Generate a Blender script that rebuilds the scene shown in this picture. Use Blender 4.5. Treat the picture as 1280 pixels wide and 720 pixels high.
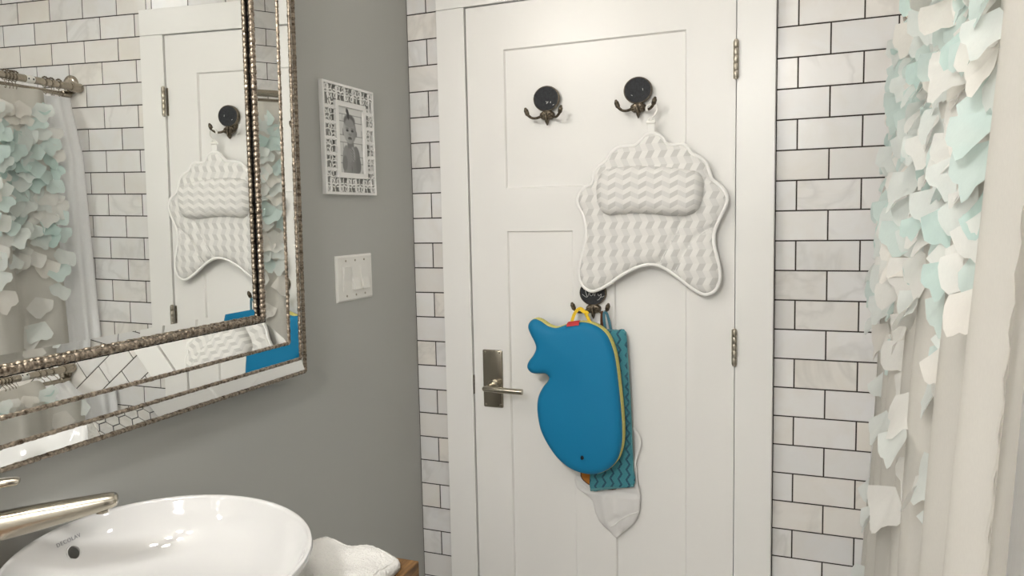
import bpy, bmesh, math, random
import numpy as np
from mathutils import Vector, Matrix
from mathutils.geometry import delaunay_2d_cdt

for o in list(bpy.data.objects): bpy.data.objects.remove(o, do_unlink=True)
SC = bpy.context.scene; COL = SC.collection
PI = math.pi; R = random.Random(7)

# ------------------------------------------------------------------ camera
cam_d = bpy.data.cameras.new('camera'); CAM = bpy.data.objects.new('camera', cam_d); COL.objects.link(CAM)
yaw, pit, rol = 0.3951, 0.0926, -0.0206
fw = Vector((-math.sin(yaw)*math.cos(pit), math.cos(yaw)*math.cos(pit), -math.sin(pit)))
rt = Vector((math.cos(yaw), math.sin(yaw), 0)); up = rt.cross(fw)
r2 = rt*math.cos(rol) + up*math.sin(rol); u2 = -rt*math.sin(rol) + up*math.cos(rol)
CM = Matrix((r2, u2, -fw)).transposed().to_4x4(); CM.translation = Vector((1.2347, -2.1543, 1.5114))
CAM.matrix_world = CM
cam_d.sensor_width = 36; cam_d.lens = 27.11; cam_d.clip_start = 0.02
SC.camera = CAM
# ------------------------------------------------------------------ world and exposure
W = bpy.data.worlds.new('world'); SC.world = W; W.use_nodes = True
W.node_tree.nodes['Background'].inputs[0].default_value = (.9, .95, 1, 1)
W.node_tree.nodes['Background'].inputs[1].default_value = 0.2
VANITY_POWER = 27.0; CEILING_POWER = 190.0; SHOWER_POWER = 24.0
SC.view_settings.view_transform = 'Standard'; SC.view_settings.look = 'None'
SC.view_settings.exposure = 1.98; SC.view_settings.gamma = 1.0; SC.view_settings.use_curve_mapping = False

# ------------------------------------------------------------------ dimensions
FZ, CZ = 0.09, 2.53                       # floor and ceiling heights
WA = 0.0392                               # the left wall is a little out of square
TV = Vector((math.sin(WA), -math.cos(WA), 0)); NV = Vector((math.cos(WA), math.sin(WA), 0))
WALLROT = WA - PI/2
def L(s, d, z): return TV*s + NV*d + Vector((0, 0, z))          # along the left wall, off the wall, height
WALL = Matrix.Rotation(WALLROT, 4, 'Z')                            # (s, d, z) -> world

# ------------------------------------------------------------------ materials
def mat(name, col=(.8,.8,.8), rough=.5, metal=0, spec=.5, build=None, **kw):
    m = bpy.data.materials.new(name); m.use_nodes = True
    nt = m.node_tree; b = nt.nodes['Principled BSDF']
    b.inputs['Base Color'].default_value = (*col, 1); b.inputs['Roughness'].default_value = rough
    b.inputs['Metallic'].default_value = metal; b.inputs['Specular IOR Level'].default_value = spec
    for k, v in kw.items(): b.inputs[k.replace('_', ' ')].default_value = v
    if build: build(nt, b)
    return m
def nd(nt, t, ins=None, **at):
    n = nt.nodes.new(t)
    for k, v in at.items(): setattr(n, k, v)
    for k, v in (ins or {}).items():
        if isinstance(v, bpy.types.NodeSocket): nt.links.new(v, n.inputs[k])
        else: n.inputs[k].default_value = v
    return n
def mth(nt, op, a, b=0.0, c=0.0): return nd(nt, 'ShaderNodeMath', {0: a, 1: b, 2: c}, operation=op).outputs[0]
def mix(nt, f, a, b):
    n = nt.nodes.new('ShaderNodeMix'); n.data_type = 'RGBA'
    for i, v in ((0, f), (6, a), (7, b)):
        if isinstance(v, bpy.types.NodeSocket): nt.links.new(v, n.inputs[i])
        else: n.inputs[i].default_value = v if i == 0 else (*v, 1)
    return n.outputs[2]
def ramp(nt, f, stops):
    n = nt.nodes.new('ShaderNodeValToRGB'); nt.links.new(f, n.inputs[0]); e = n.color_ramp.elements
    while len(e) < len(stops): e.new(.5)
    for x, (p, c) in zip(e, stops): x.position = p; x.color = (*c, 1)
    return n.outputs[0]
def objco(nt): return nt.nodes.new('ShaderNodeTexCoord').outputs['Object']
def noise(nt, co, sc, det=3, rough=.5, out='Fac', dist=0):
    return nd(nt, 'ShaderNodeTexNoise', {'Vector': co, 'Scale': sc, 'Detail': det, 'Roughness': rough, 'Distortion': dist}).outputs[out]
def mapping(nt, co, scale=(1,1,1)): return nd(nt, 'ShaderNodeMapping', {'Vector': co, 'Scale': scale}).outputs[0]
def bump(nt, b, h, strength=.3, dist=.002):
    nt.links.new(nd(nt, 'ShaderNodeBump', {'Height': h, 'Strength': strength, 'Distance': dist}).outputs[0], b.inputs['Normal'])

def b_paint(c, amt=.03, sc=60, bs=.05):
    def f(nt, b):
        co = objco(nt); n = noise(nt, co, 3, 2)
        nt.links.new(mix(nt, n, tuple(x*(1-amt) for x in c), tuple(min(1, x*(1+amt)) for x in c)), b.inputs['Base Color'])
        bump(nt, b, noise(nt, co, sc*5, 2), bs, .001)
    return f
def b_marble(nt, b):
    oi = nt.nodes.new('ShaderNodeObjectInfo'); rnd = oi.outputs['Random']
    co = objco(nt); off = nd(nt, 'ShaderNodeVectorMath', {0: co, 1: nd(nt, 'ShaderNodeCombineXYZ', {0: mth(nt,'MULTIPLY',rnd,37.), 1: mth(nt,'MULTIPLY',rnd,11.), 2: mth(nt,'MULTIPLY',rnd,23.)}).outputs[0]}, operation='ADD').outputs[0]
    big = noise(nt, off, 9, 4, .6, dist=.6)
    vein = ramp(nt, noise(nt, off, 5, 4, .55, dist=.9), [(.0,(0,0,0)),(.43,(0,0,0)),(.5,(1,1,1)),(.56,(0,0,0))])
    tint = ramp(nt, mth(nt,'FRACT',mth(nt,'MULTIPLY',rnd,7.31)), [(0,(.80,.79,.775)),(.3,(.72,.715,.705)),(.55,(.76,.755,.755)),(.8,(.765,.735,.685)),(1,(.69,.685,.68))])
    c = mix(nt, mth(nt,'MULTIPLY',mth(nt,'SUBTRACT',big,.42),1.1), tint, (.66,.60,.51))
    vm = mth(nt,'MULTIPLY', vein, mth(nt,'MULTIPLY', mth(nt,'GREATER_THAN', mth(nt,'FRACT',mth(nt,'MULTIPLY',rnd,3.77)), .66), .22))
    nt.links.new(mix(nt, vm, c, (.36,.35,.33)), b.inputs['Base Color'])
def b_mottle(c1, c2, sc=40, rough=None):
    def f(nt, b):
        co = objco(nt); n = noise(nt, co, sc, 4, .7)
        nt.links.new(ramp(nt, n, [(.35,c1),(.65,c2)]), b.inputs['Base Color'])
        bump(nt, b, noise(nt, co, sc*3, 2), .35, .001)
    return f
def b_brush(c, axis):
    def f(nt, b):
        co = objco(nt); s = [90,90,90]; s[axis] = 3
        n = noise(nt, mapping(nt, co, s), 1, 1)
        nt.links.new(mix(nt, n, tuple(x*.92 for x in c), tuple(min(1,x*1.06) for x in c)), b.inputs['Base Color'])
        nt.links.new(mth(nt,'MULTIPLY_ADD',n,.08,.20), b.inputs['Roughness'])
    return f
def b_wood(nt, b):
    co = objco(nt); n = noise(nt, mapping(nt, co, (6,90,60)), 1, 5, .65, dist=.4)
    n2 = noise(nt, mapping(nt, co, (2,14,10)), 1, 3)
    c = ramp(nt, n, [(.3,(.035,.015,.005)),(.5,(.17,.085,.024)),(.72,(.36,.20,.06))])
    nt.links.new(mix(nt, mth(nt,'MULTIPLY',n2,.45), c, (.16,.07,.02)), b.inputs['Base Color'])
    bump(nt, b, n, .5, .002)
def b_zig(vertical, cols, pu, pv, k, line=None, terry=None):
    def f(nt, b):
        sp = nd(nt, 'ShaderNodeSeparateXYZ', {0: objco(nt)})
        u, v = (sp.outputs[0], sp.outputs[2]) if vertical else (sp.outputs[2], sp.outputs[0])
        a = mth(nt,'ADD', u, mth(nt,'MULTIPLY', mth(nt,'PINGPONG', v, pv/2), k))
        fr = mth(nt,'FRACT', mth(nt,'MULTIPLY', a, 1/pu))
        if line: m = mth(nt,'LESS_THAN', fr, line)
        else: m = mth(nt,'LESS_THAN', fr, .5)
        sl = mth(nt,'LESS_THAN', mth(nt,'FRACT', mth(nt,'MULTIPLY', v, 1/pv)), .5)
        c = mix(nt, m, cols[0], cols[1])
        if not line:
            c2 = mix(nt, sl, cols[1], cols[2]); c = mix(nt, m, mix(nt, sl, cols[0], cols[3]), c2)
        if terry:
            c = mix(nt, mth(nt,'MULTIPLY',noise(nt, objco(nt), 300, 3),.55), c, terry)
        nt.links.new(c, b.inputs['Base Color'])
        bump(nt, b, noise(nt, objco(nt), 900 if not terry else 500, 2), .25 if not terry else .8, .001)
    return f
def b_terry(c, sc=420):
    def f(nt, b):
        co = objco(nt); n = noise(nt, co, sc, 3, .7)
        nt.links.new(mix(nt, n, tuple(x*.86 for x in c), c), b.inputs['Base Color'])
        bump(nt, b, n, 1.0, .005)
    return f
def sheer(name, c, trans=.45, clear=.0, sc=500):
    m = bpy.data.materials.new(name); m.use_nodes = True; nt = m.node_tree; nt.nodes.clear()
    co = objco(nt); n = noise(nt, mapping(nt, co, (1,1,.25)), sc, 2)
    cc = mix(nt, n, tuple(x*.93 for x in c), c)
    d = nd(nt, 'ShaderNodeBsdfDiffuse', {'Color': cc}); t = nd(nt, 'ShaderNodeBsdfTranslucent', {'Color': cc})
    s = nd(nt, 'ShaderNodeMixShader', {0: trans, 1: d.outputs[0], 2: t.outputs[0]})
    if clear:
        tr = nd(nt, 'ShaderNodeBsdfTransparent'); s = nd(nt, 'ShaderNodeMixShader', {0: clear, 1: s.outputs[0], 2: tr.outputs[0]})
    o = nd(nt, 'ShaderNodeOutputMaterial', {0: s.outputs[0]})
    return m
def emit(name, c, s):
    m = bpy.data.materials.new(name); m.use_nodes = True; nt = m.node_tree; nt.nodes.clear()
    e = nd(nt, 'ShaderNodeEmission', {0: (*c,1), 1: s}); nd(nt, 'ShaderNodeOutputMaterial', {0: e.outputs[0]})
    return m
def attrmat(name, rough=.35):
    def f(nt, b):
        a = nt.nodes.new('ShaderNodeAttribute'); a.attribute_name = 'Col'; nt.links.new(a.outputs['Color'], b.inputs['Base Color'])
    return mat(name, rough=rough, build=f)

M = dict(
 grey=mat('grey_wall_paint', rough=.38, spec=.45, build=b_paint((.425,.428,.402), .02, 60, .04)),
 ceil=mat('ceiling_paint', rough=.9, build=b_paint((.80,.79,.76), .02)),
 white=mat('white_trim_paint', rough=.30, spec=.45, build=b_paint((.81,.80,.772), .012, 40, .03)),
 door=mat('white_door_paint', rough=.33, spec=.4, build=b_paint((.81,.797,.768), .012, 40, .03)),
 tile=mat('marble_tile', rough=.22, build=b_marble),
 grout=mat('dark_grout', rough=.9, build=b_mottle((.030,.024,.020),(.055,.044,.037), 90)),
 hexgrout=mat('charcoal_grout', rough=.9, build=b_mottle((.05,.05,.052),(.08,.08,.085), 90)),
 mirror=mat('mirror_glass', (.93,.945,.93), 0.0, 1),
 bead=mat('antique_silver_bead', rough=.36, metal=.85, build=b_mottle((.06,.04,.025),(.46,.39,.31), 130)),
 darkedge=mat('dark_mirror_backing', (.02,.018,.016), .6),
 bronze=mat('dark_bronze', rough=.38, metal=.7, build=b_mottle((.045,.035,.024),(.19,.155,.11), 160)),
 chalk=mat('chalkboard_black', rough=.75, build=b_mottle((.012,.013,.016),(.028,.03,.034), 120)),
 chalkmark=mat('chalk_white', (.62,.62,.60), .95),
 nickel=mat('brushed_nickel', rough=.3, metal=1, build=b_brush((.50,.46,.385), 0)),
 nickelv=mat('brushed_nickel_upright', rough=.3, metal=1, build=b_brush((.42,.38,.31), 2)),
 hinge=mat('satin_nickel_hinge', rough=.35, metal=.9, build=b_mottle((.30,.27,.21),(.5,.46,.39), 60)),
 rod=mat('brushed_bronze_rod', rough=.36, metal=.85, build=b_brush((.42,.37,.30), 1)),
 ceramic=mat('white_ceramic', rough=.06, spec=.6, build=b_paint((.61,.604,.592), .004, 1, 0), Coat_Weight=.5),
 print=mat('grey_print', (.25,.25,.26), .6),
 wood=mat('rustic_wood', rough=.5, build=b_wood),
 black=mat('black_metal', rough=.45, metal=.4, build=b_mottle((.015,.012,.010),(.035,.03,.026), 60)),
 terry=mat('white_terry', rough=.95, spec=.1, build=b_terry((.83,.815,.78), 170)),
 plastic=mat('white_plastic', rough=.32, build=b_paint((.80,.785,.74), .006, 1, 0)),
 pframe=mat('white_frame_lacquer', rough=.4, build=b_paint((.82,.81,.785), .01, 40, .03)),
 photo=attrmat('photo_print'),
 blue=mat('blue_neoprene', rough=.62, spec=.3, build=b_paint((.004,.185,.365), .05, 120, .12)),
 bluedark=mat('blue_neoprene_back', rough=.65, spec=.3, build=b_paint((.008,.15,.30), .05, 120, .12)),
 yellow=mat('yellow_zip_tape', rough=.7, build=b_mottle((.60,.55,.12),(.72,.67,.24), 140)),
 strap=mat('yellow_webbing', rough=.75, build=b_mottle((.72,.46,.01),(.85,.58,.03), 200)),
 red=mat('red_label', (.55,.03,.035), .6),
 eye=mat('black_eye', (.008,.008,.01), .35),
 orange=mat('orange_terry', rough=.9, build=b_terry((.62,.23,.035), 300)),
 brown=mat('brown_trim', rough=.9, build=b_terry((.16,.06,.025), 300)),
 teal=mat('teal_terry_chevron', rough=.9, spec=.15, build=b_zig(True, [(.045,.22,.27),(.008,.02,.07),(0,0,0),(0,0,0)], .0235, .030, .62, line=.27, terry=(.13,.34,.38))),
 tealplain=mat('teal_terry', rough=.9, spec=.15, build=b_terry((.15,.37,.40), 300)),
 tealloop=mat('teal_loop', rough=.9, build=b_terry((.10,.27,.36), 300)),
 net=sheer('white_net', (.88,.865,.845), .15, .04, 900),
 zigv=mat('zigzag_mesh_fabric', rough=.8, spec=.2, build=b_zig(True, [(.80,.785,.755),(.60,.59,.565),(.68,.67,.645),(.765,.75,.72)], .034, .038, .50)),
 zigh=mat('zigzag_mesh_cushion', rough=.8, spec=.2, build=b_zig(False, [(.80,.785,.755),(.60,.59,.565),(.68,.67,.645),(.765,.75,.72)], .026, .042, .5)),
 piping=mat('white_piping', rough=.75, build=b_paint((.86,.85,.82), .02, 100, .1)),
 fabric=sheer('sheer_taupe_fabric', (.75,.725,.67), .42, .10, 700),
 liner=sheer('white_liner', (.92,.92,.925), .12, 0, 300),
 tub=mat('tub_enamel', rough=.12, build=b_paint((.86,.86,.85), .004, 1, 0)),
 hextile=mat('hex_marble', rough=.25, build=b_marble),
 shade=mat('frosted_glass', (.9,.88,.84), .35, Transmission_Weight=.85),
 bulb=emit('bulb_glow', (1,.955,.90), VANITY_POWER), dome=emit('ceiling_dome_glow', (1,.985,.965), CEILING_POWER/4),
 showerdome=emit('shower_lamp_glow', (1,.98,.95), SHOWER_POWER),
)
PETAL = [sheer('aqua_petal', (.665,.775,.745), .4, .14), sheer('pale_aqua_petal', (.78,.815,.79), .4, .14), sheer('off_white_petal', (.83,.82,.785), .4, .14), sheer('cream_petal', (.84,.81,.76), .38, .1), sheer('deep_aqua_petal', (.57,.71,.675), .38, .1)]

# ------------------------------------------------------------------ mesh helpers
def tag(o, label=None, cat=None, group=None, kind=None):
    for k, v in (('label',label),('category',cat),('group',group),('kind',kind)):
        if v: o[k] = v
    return o
def thing(name, loc, label=None, cat=None, group=None, kind=None, rotz=0):
    o = bpy.data.objects.new(name, None); COL.objects.link(o); o.location = loc; o.rotation_euler = (0,0,rotz)
    o.empty_display_size = .02
    return tag(o, label, cat, group, kind)
def wmat(o):
    if o is None: return Matrix.Identity(4)
    m = Matrix.LocRotScale(o.location, o.rotation_euler, o.scale)
    return wmat(o.parent) @ m if o.parent else m
class G:
    def __init__(s): s.v = []; s.f = []
    def add(s, vs, fs):
        b = len(s.v); s.v += [Vector(v) for v in vs]; s.f += [[b+i for i in f] for f in fs]; return s
    def box(s, x0, x1, y0, y1, z0, z1):
        return s.add([(x0,y0,z0),(x1,y0,z0),(x1,y1,z0),(x0,y1,z0),(x0,y0,z1),(x1,y0,z1),(x1,y1,z1),(x0,y1,z1)],
                     [(0,3,2,1),(4,5,6,7),(0,1,5,4),(1,2,6,5),(2,3,7,6),(3,0,4,7)])
    def bbox(s, x0, x1, y0, y1, z0, z1, bev=.003, seg=2):
        bm = bmesh.new(); bmesh.ops.create_cube(bm, size=1)
        for v in bm.verts: v.co = Vector((x0+(v.co.x+.5)*(x1-x0), y0+(v.co.y+.5)*(y1-y0), z0+(v.co.z+.5)*(z1-z0)))
        bmesh.ops.bevel(bm, geom=bm.edges[:], offset=bev, segments=seg, affect='EDGES', profile=.5)
        bm.verts.index_update(); s.add([v.co.copy() for v in bm.verts], [[v.index for v in f.verts] for f in bm.faces]); bm.free(); return s
    def tube(s, path, rad, n=8, closed=False, flat=None, upv=None):
        P = [Vector(p) for p in path]; N = len(P); rr = rad if isinstance(rad, (list,tuple)) else [rad]*N
        base = len(s.v); prev = None
        for i in range(N):
            a = P[i-1] if (i or closed) else P[i]; b = P[(i+1)%N] if (i < N-1 or closed) else P[i]
            t = (b-a).normalized()
            if upv is not None: u = Vector(upv)
            elif prev is None: u = Vector((0,0,1)) if abs(t.z) < .9 else Vector((1,0,0))
            else: u = prev
            u = (u - t*u.dot(t)); u = u.normalized() if u.length > 1e-6 else t.orthogonal().normalized()
            prev = u; w = t.cross(u)
            fx, fy = flat or (1,1)
            for k in range(n):
                an = 2*PI*k/n; s.v.append(P[i] + u*(math.cos(an)*rr[i]*fx) + w*(math.sin(an)*rr[i]*fy))
        for i in range(N if closed else N-1):
            j = (i+1) % N
            for k in range(n):
                s.f.append([base+i*n+k, base+i*n+(k+1)%n, base+j*n+(k+1)%n, base+j*n+k])
        if not closed:
            s.f.append([base+k for k in range(n)][::-1]); s.f.append([base+(N-1)*n+k for k in range(n)])
        return s
    def lathe(s, prof, o=(0,0,0), ax=(0,0,1), n=24, ex=1, ez=1):
        # prof: (radius, height along ax)
        ax = Vector(ax).normalized(); o = Vector(o)
        x = Vector((1,0,0)) if abs(ax.x) < .8 else Vector((0,1,0)); x = (x-ax*x.dot(ax)).normalized(); y = ax.cross(x)
        base = len(s.v); N = len(prof)
        for r_, h in prof:
            for k in range(n):
                a = 2*PI*k/n; s.v.append(o + ax*h + x*(math.cos(a)*r_*ex) + y*(math.sin(a)*r_*ez))
        for i in range(N-1):
            for k in range(n): s.f.append([base+i*n+k, base+i*n+(k+1)%n, base+(i+1)*n+(k+1)%n, base+(i+1)*n+k])
        if prof[0][0] > 1e-5: s.f.append([base+k for k in range(n)][::-1])
        if prof[-1][0] > 1e-5: s.f.append([base+(N-1)*n+k for k in range(n)])
        return s
    def ball(s, c, r_, n=10, sc=(1,1,1)):
        c = Vector(c); g = G().lathe([(max(1e-6,r_*math.sin(PI*i/(n-2))), -r_*math.cos(PI*i/(n-2))) for i in range(n-1)], n=n)
        return s.add([c+Vector((v.x*sc[0],v.y*sc[1],v.z*sc[2])) for v in g.v], g.f)
def meshdata(name, g, m, inv=None, smooth=None):
    me = bpy.data.meshes.new(name)
    vs = [tuple(inv @ v) for v in g.v] if inv else [tuple(v) for v in g.v]
    me.from_pydata(vs, [], g.f); me.validate(); me.update()
    bm = bmesh.new(); bm.from_mesh(me); bmesh.ops.remove_doubles(bm, verts=bm.verts, dist=1e-6)
    bmesh.ops.recalc_face_normals(bm, faces=bm.faces); bm.to_mesh(me); bm.free()
    if m: me.materials.append(m)
    if smooth is not None:
        me.polygons.foreach_set('use_smooth', [True]*len(me.polygons))
        if smooth < 179: me.set_sharp_from_angle(angle=math.radians(smooth))
    return me
def mk(name, g, m, parent=None, frame=None, smooth=None, base=None, rotz=0):
    """g is in world coordinates (or in frame). With parent: a part. Without: a top-level mesh whose origin is base."""
    if frame is not None: gg = G(); gg.v = [frame @ v for v in g.v]; gg.f = g.f; g = gg
    if parent is not None: pm = wmat(parent)
    else: pm = Matrix.Translation(base or (0,0,0)) @ Matrix.Rotation(rotz, 4, 'Z')
    o = bpy.data.objects.new(name, meshdata(name, g, m, pm.inverted(), smooth)); COL.objects.link(o)
    if parent is not None: o.parent = parent
    else: o.location = pm.translation; o.rotation_euler = (0,0,rotz)
    return o
def inst(name, me, loc, parent=None, rot=(0,0,0), scale=(1,1,1)):
    o = bpy.data.objects.new(name, me); COL.objects.link(o); o.location = loc; o.rotation_euler = rot; o.scale = scale
    if parent: o.parent = parent
    return o
def spline(P, step, closed=True):
    P = [np.array(p, float) for p in P]; N = len(P); out = []
    for i in range(N if closed else N-1):
        if closed: p0,p1,p2,p3 = P[i-1],P[i],P[(i+1)%N],P[(i+2)%N]
        else: p0,p1,p2,p3 = P[max(i-1,0)],P[i],P[i+1],P[min(i+2,N-1)]
        n = max(1, int(np.linalg.norm(p2-p1)/step+.5))
        for k in range(n):
            t = k/n; out.append(.5*(2*p1+(p2-p0)*t+(2*p0-5*p1+4*p2-p3)*t*t+(3*p1-p0-3*p2+p3)*t**3))
    if not closed: out.append(P[-1])
    return np.array(out)
def edge_dist(Q, B):
    A = B; C = np.roll(B, -1, 0); D = C-A; l2 = (D**2).sum(1)+1e-12; r_ = np.full(len(Q), 9.)
    for a, d, l in zip(A, D, l2):
        t = np.clip(((Q-a)@d)/l, 0, 1); r_ = np.minimum(r_, np.linalg.norm(Q-(a+t[:,None]*d), axis=1))
    return r_
def inside(Q, B):
    r_ = np.zeros(len(Q), bool); n = len(B)
    for i in range(n):
        a, b = B[i], B[(i+1)%n]
        c = ((a[1] > Q[:,1]) != (b[1] > Q[:,1])); x = (b[0]-a[0])*(Q[:,1]-a[1])/(b[1]-a[1]+1e-15)+a[0]
        r_ ^= c & (Q[:,0] < x)
    return r_
def offset(B, d):
    t = np.roll(B,-1,0)-np.roll(B,1,0); t /= np.linalg.norm(t,axis=1)[:,None]+1e-12
    area = .5*np.sum(B[:,0]*np.roll(B[:,1],-1)-np.roll(B[:,0],-1)*B[:,1])
    nn = np.stack([t[:,1],-t[:,0]],1)*(1 if area > 0 else -1)
    return B+nn*d
def puff(outline, front, back, step=.006, grid=.012, rings=(.002,.005,.009,.014), smoothed=True):
    """A cushion-like body: outline in (x, z); front(d,Q) and back(d,Q) give y for points at distance d from the edge."""
    B = spline(outline, step) if smoothed else np.array(outline, float)
    pts = [B]
    for rr in rings:
        Q = offset(B, -rr); k = inside(Q, B) & (edge_dist(Q, B) > rr*.93); pts.append(Q[k])
    mn, mx = B.min(0), B.max(0); gx, gz = np.meshgrid(np.arange(mn[0],mx[0],grid), np.arange(mn[1],mx[1],grid))
    Q = np.stack([gx.ravel(), gz.ravel()],1); Q = Q + np.array([[R.uniform(-.1,.1)*grid, R.uniform(-.1,.1)*grid] for _ in Q])
    k = inside(Q,B); Q = Q[k]; dd = edge_dist(Q,B); pts.append(Q[dd > (max(rings) if rings else 0)+grid*.4])
    V = np.concatenate(pts); nb = len(B)
    res = delaunay_2d_cdt([Vector(p) for p in V], [], [list(range(nb))], 1, 1e-7)
    vs, fs = res[0], res[2]; V = np.array([list(v) for v in vs]); d = edge_dist(V, B); d[d < 1e-5] = 0
    g = G(); yf = front(d, V); yb = back(d, V); n = len(V)
    g.v = [Vector((V[i,0], yf[i], V[i,1])) for i in range(n)] + [Vector((V[i,0], yb[i], V[i,1])) for i in range(n)]
    g.f = [list(f) for f in fs] + [[n+i for i in f][::-1] for f in fs]
    for f in fs:
        for a, b in zip(f, list(f[1:])+[f[0]]):
            if d[a] == 0 and d[b] == 0 and sum((a in h and b in h) for h in nbr[a] ) == 1 if False else False: pass
    # side wall along the outline
    E = {}
    for f in fs:
        for a, b in zip(f, list(f[1:])+[f[0]]): E[(a,b)] = 1
    for (a,b) in E:
        if (b,a) not in E: g.f.append([b, a, n+a, n+b])
    return g, B
def rnd_profile(H, Rr): return lambda d: H*np.sqrt(np.maximum(0, 1-(1-np.minimum(d/Rr,1))**2))

# ================================================================== SETTING
BY, TY = .0014, 0.0                        # grout face, tile face of the door wall
XO0, XO1, ZO = .20, 1.008, 2.142          # door opening
g = G().box(-.10, XO0, BY, .12, FZ, CZ).box(XO1, 2.15, BY, .12, FZ, CZ).box(XO0, XO1, BY, .12, ZO, CZ)
wall_back = mk('wall_back', g, M['grout']); tag(wall_back, 'marble subway tiled wall with dark grout around white door', 'wall', kind='structure')
PX, PZ, XA, Z0 = .1539, .0785, 1.1451, 1.982
GAP = .0036
tile_cache = {}
def tile_mesh(w, h):
    k = (round(w,4), round(h,4))
    if k not in tile_cache:
        t = .006; e = .0006; g = G(); a, b = w/2, h/2
        g.add([(-a,t,-b),(a,t,-b),(a,t,b),(-a,t,b),(-a,e,-b),(a,e,-b),(a,e,b),(-a,e,b),(-a+e,0,-b+e),(a-e,0,-b+e),(a-e,0,b-e),(-a+e,0,b-e)],
              [(0,1,5,4),(1,2,6,5),(2,3,7,6),(3,0,4,7),(4,5,9,8),(5,6,10,9),(6,7,11,10),(7,4,8,11),(8,9,10,11)])
        tile_cache[k] = meshdata('tile', g, M['tile'])
    return tile_cache[k]
def lay(x0, x1, zlo, zhi, xmax_obj=9):
    rows = []
    for r_ in range(-8, 26):
        zt, zb = Z0-r_*PZ, Z0-(r_+1)*PZ
        zt, zb = min(zt, zhi), max(zb, zlo)
        if zt-zb < .012: continue
        off = 0 if r_ % 2 else .5
        for m in range(-10, 9):
            a, b = XA+(m+off)*PX, XA+(m+1+off)*PX
            a, b = max(a, x0), min(b, x1)
            if b-a < .006: continue
            rows.append((a, b, zb, zt))
    return rows
CO0, CO1, CTOP = .1205, 1.0926, 2.218     # outer faces of the casing
tiles = lay(.0, CO0+.01, FZ, CZ) + lay(CO1, 2.15, FZ, CZ) + lay(CO0+.01, CO1, CTOP, CZ)
def seen(t):
    c = Vector(((t[0]+t[1])/2, 0, (t[2]+t[3])/2)); sc = (t[1]-t[0])
    return (2 if c.x > 1.62 else 1 if c.z < .5 and c.x > .2 else 0)
tiles.sort(key=seen)
for (a, b, c, d) in tiles[:295]:
    o = inst('tile', tile_mesh(b-a-GAP, d-c-GAP), ((a+b)/2, TY-.0+R.uniform(-.0003,.0003), (c+d)/2), wall_back)
rest = G()
for (a, b, c, d) in tiles[295:]:
    rest.box(a+GAP/2, b-GAP/2, 0, .006, c+GAP/2, d-GAP/2)
if rest.v: tag(mk('tile_field', rest, M['tile'], wall_back), kind='stuff')

# left wall: a slab a little out of square
g = G().box(-.02, 3.4, -.1, 0, FZ, CZ)
tag(mk('wall_left', g, M['grey'], frame=WALL), 'smooth grey painted wall behind the framed mirror', 'wall', kind='structure')
# shower side wall with tiles
wr = mk('wall_right', G().box(2.15, 2.25, -3.3, .12, FZ, CZ), M['grout'])
tag(wr, 'tiled shower side wall beyond the curtain', 'wall', kind='structure')
g = G()
for r_ in range(-8, 26):
    zt, zb = min(Z0-r_*PZ, CZ), max(Z0-(r_+1)*PZ, FZ)
    if zt-zb < .012: continue
    for m in range(-1, 14):
        a = -.0-(m+(.5 if r_ % 2 else 0))*PX; b = max(a-PX, -1.85); a = min(a, 0)
        if a-b > .01: g.box(2.1485, 2.152, b+GAP/2, a-GAP/2, zb+GAP/2, zt-GAP/2)
tag(mk('tile_field', g, M['tile'], wr), kind='stuff')
tag(mk('wall_front', G().box(-.3, 2.25, -3.3, -3.2, FZ, CZ), M['ceil']), 'plain white wall opposite the door', 'wall', kind='structure')
tag(mk('wall_shower_end', G().box(1.43, 2.16, -2.0, -1.87, FZ, CZ), M['ceil']), 'short white wall closing the shower end', 'wall', kind='structure')
tag(mk('ceiling', G().box(-.3, 2.25, -3.3, .12, CZ, CZ+.08), M['ceil']), 'plain white bathroom ceiling', 'ceiling', kind='structure')
fl = mk('floor', G().box(-.3, 2.25, -3.3, .12, FZ-.08, FZ-.002), M['hexgrout']); tag(fl, 'white hexagon mosaic floor with charcoal grout', 'floor', kind='structure')
g = G(); hr = .0262
for i in range(-2, 46):
    for j in range(0, 70):
        cx = .03+i*.0485+(.02425 if j % 2 else 0); cy = -.02-j*.042
        if cx > 1.45 or cx < .02 or cy < -2.9: continue
        vs = [(cx+hr*math.sin(PI*k/3), cy+hr*math.cos(PI*k/3), FZ-.004) for k in range(6)] + [(cx+hr*.97*math.sin(PI*k/3), cy+hr*.97*math.cos(PI*k/3), FZ) for k in range(6)]
        g.add(vs, [[k, (k+1)%6, 6+(k+1)%6, 6+k] for k in range(6)] + [[6,7,8,9,10,11]])
tag(mk('hex_tile_field', g, M['hextile'], fl), kind='stuff')

# casing
YD = -.027                                # face of the door
tr = thing('trim_1', (.6, -.015, FZ), 'flat white painted casing around the door', 'door casing', kind='structure')
YC = -.035
mk('casing_board', G().bbox(CO0, .2125, YC, .0, FZ, CTOP-.088, .0015), M['white'], tr)
mk('casing_board', G().bbox(.9965, CO1, YC, .0, FZ, CTOP-.088, .0015), M['white'], tr)
mk('casing_board', G().bbox(CO0, CO1, YC, .0, CTOP-.0872, CTOP, .0015), M['white'], tr)
mk('jamb', G().box(.2005, .2085, -.002, .118, FZ, ZO), M['white'], tr)
mk('jamb', G().box(.9995, 1.0075, -.002, .118, FZ, ZO), M['white'], tr)
mk('jamb', G().box(.2085, .9995, -.002, .118, 2.134, 2.1415), M['white'], tr)
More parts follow.
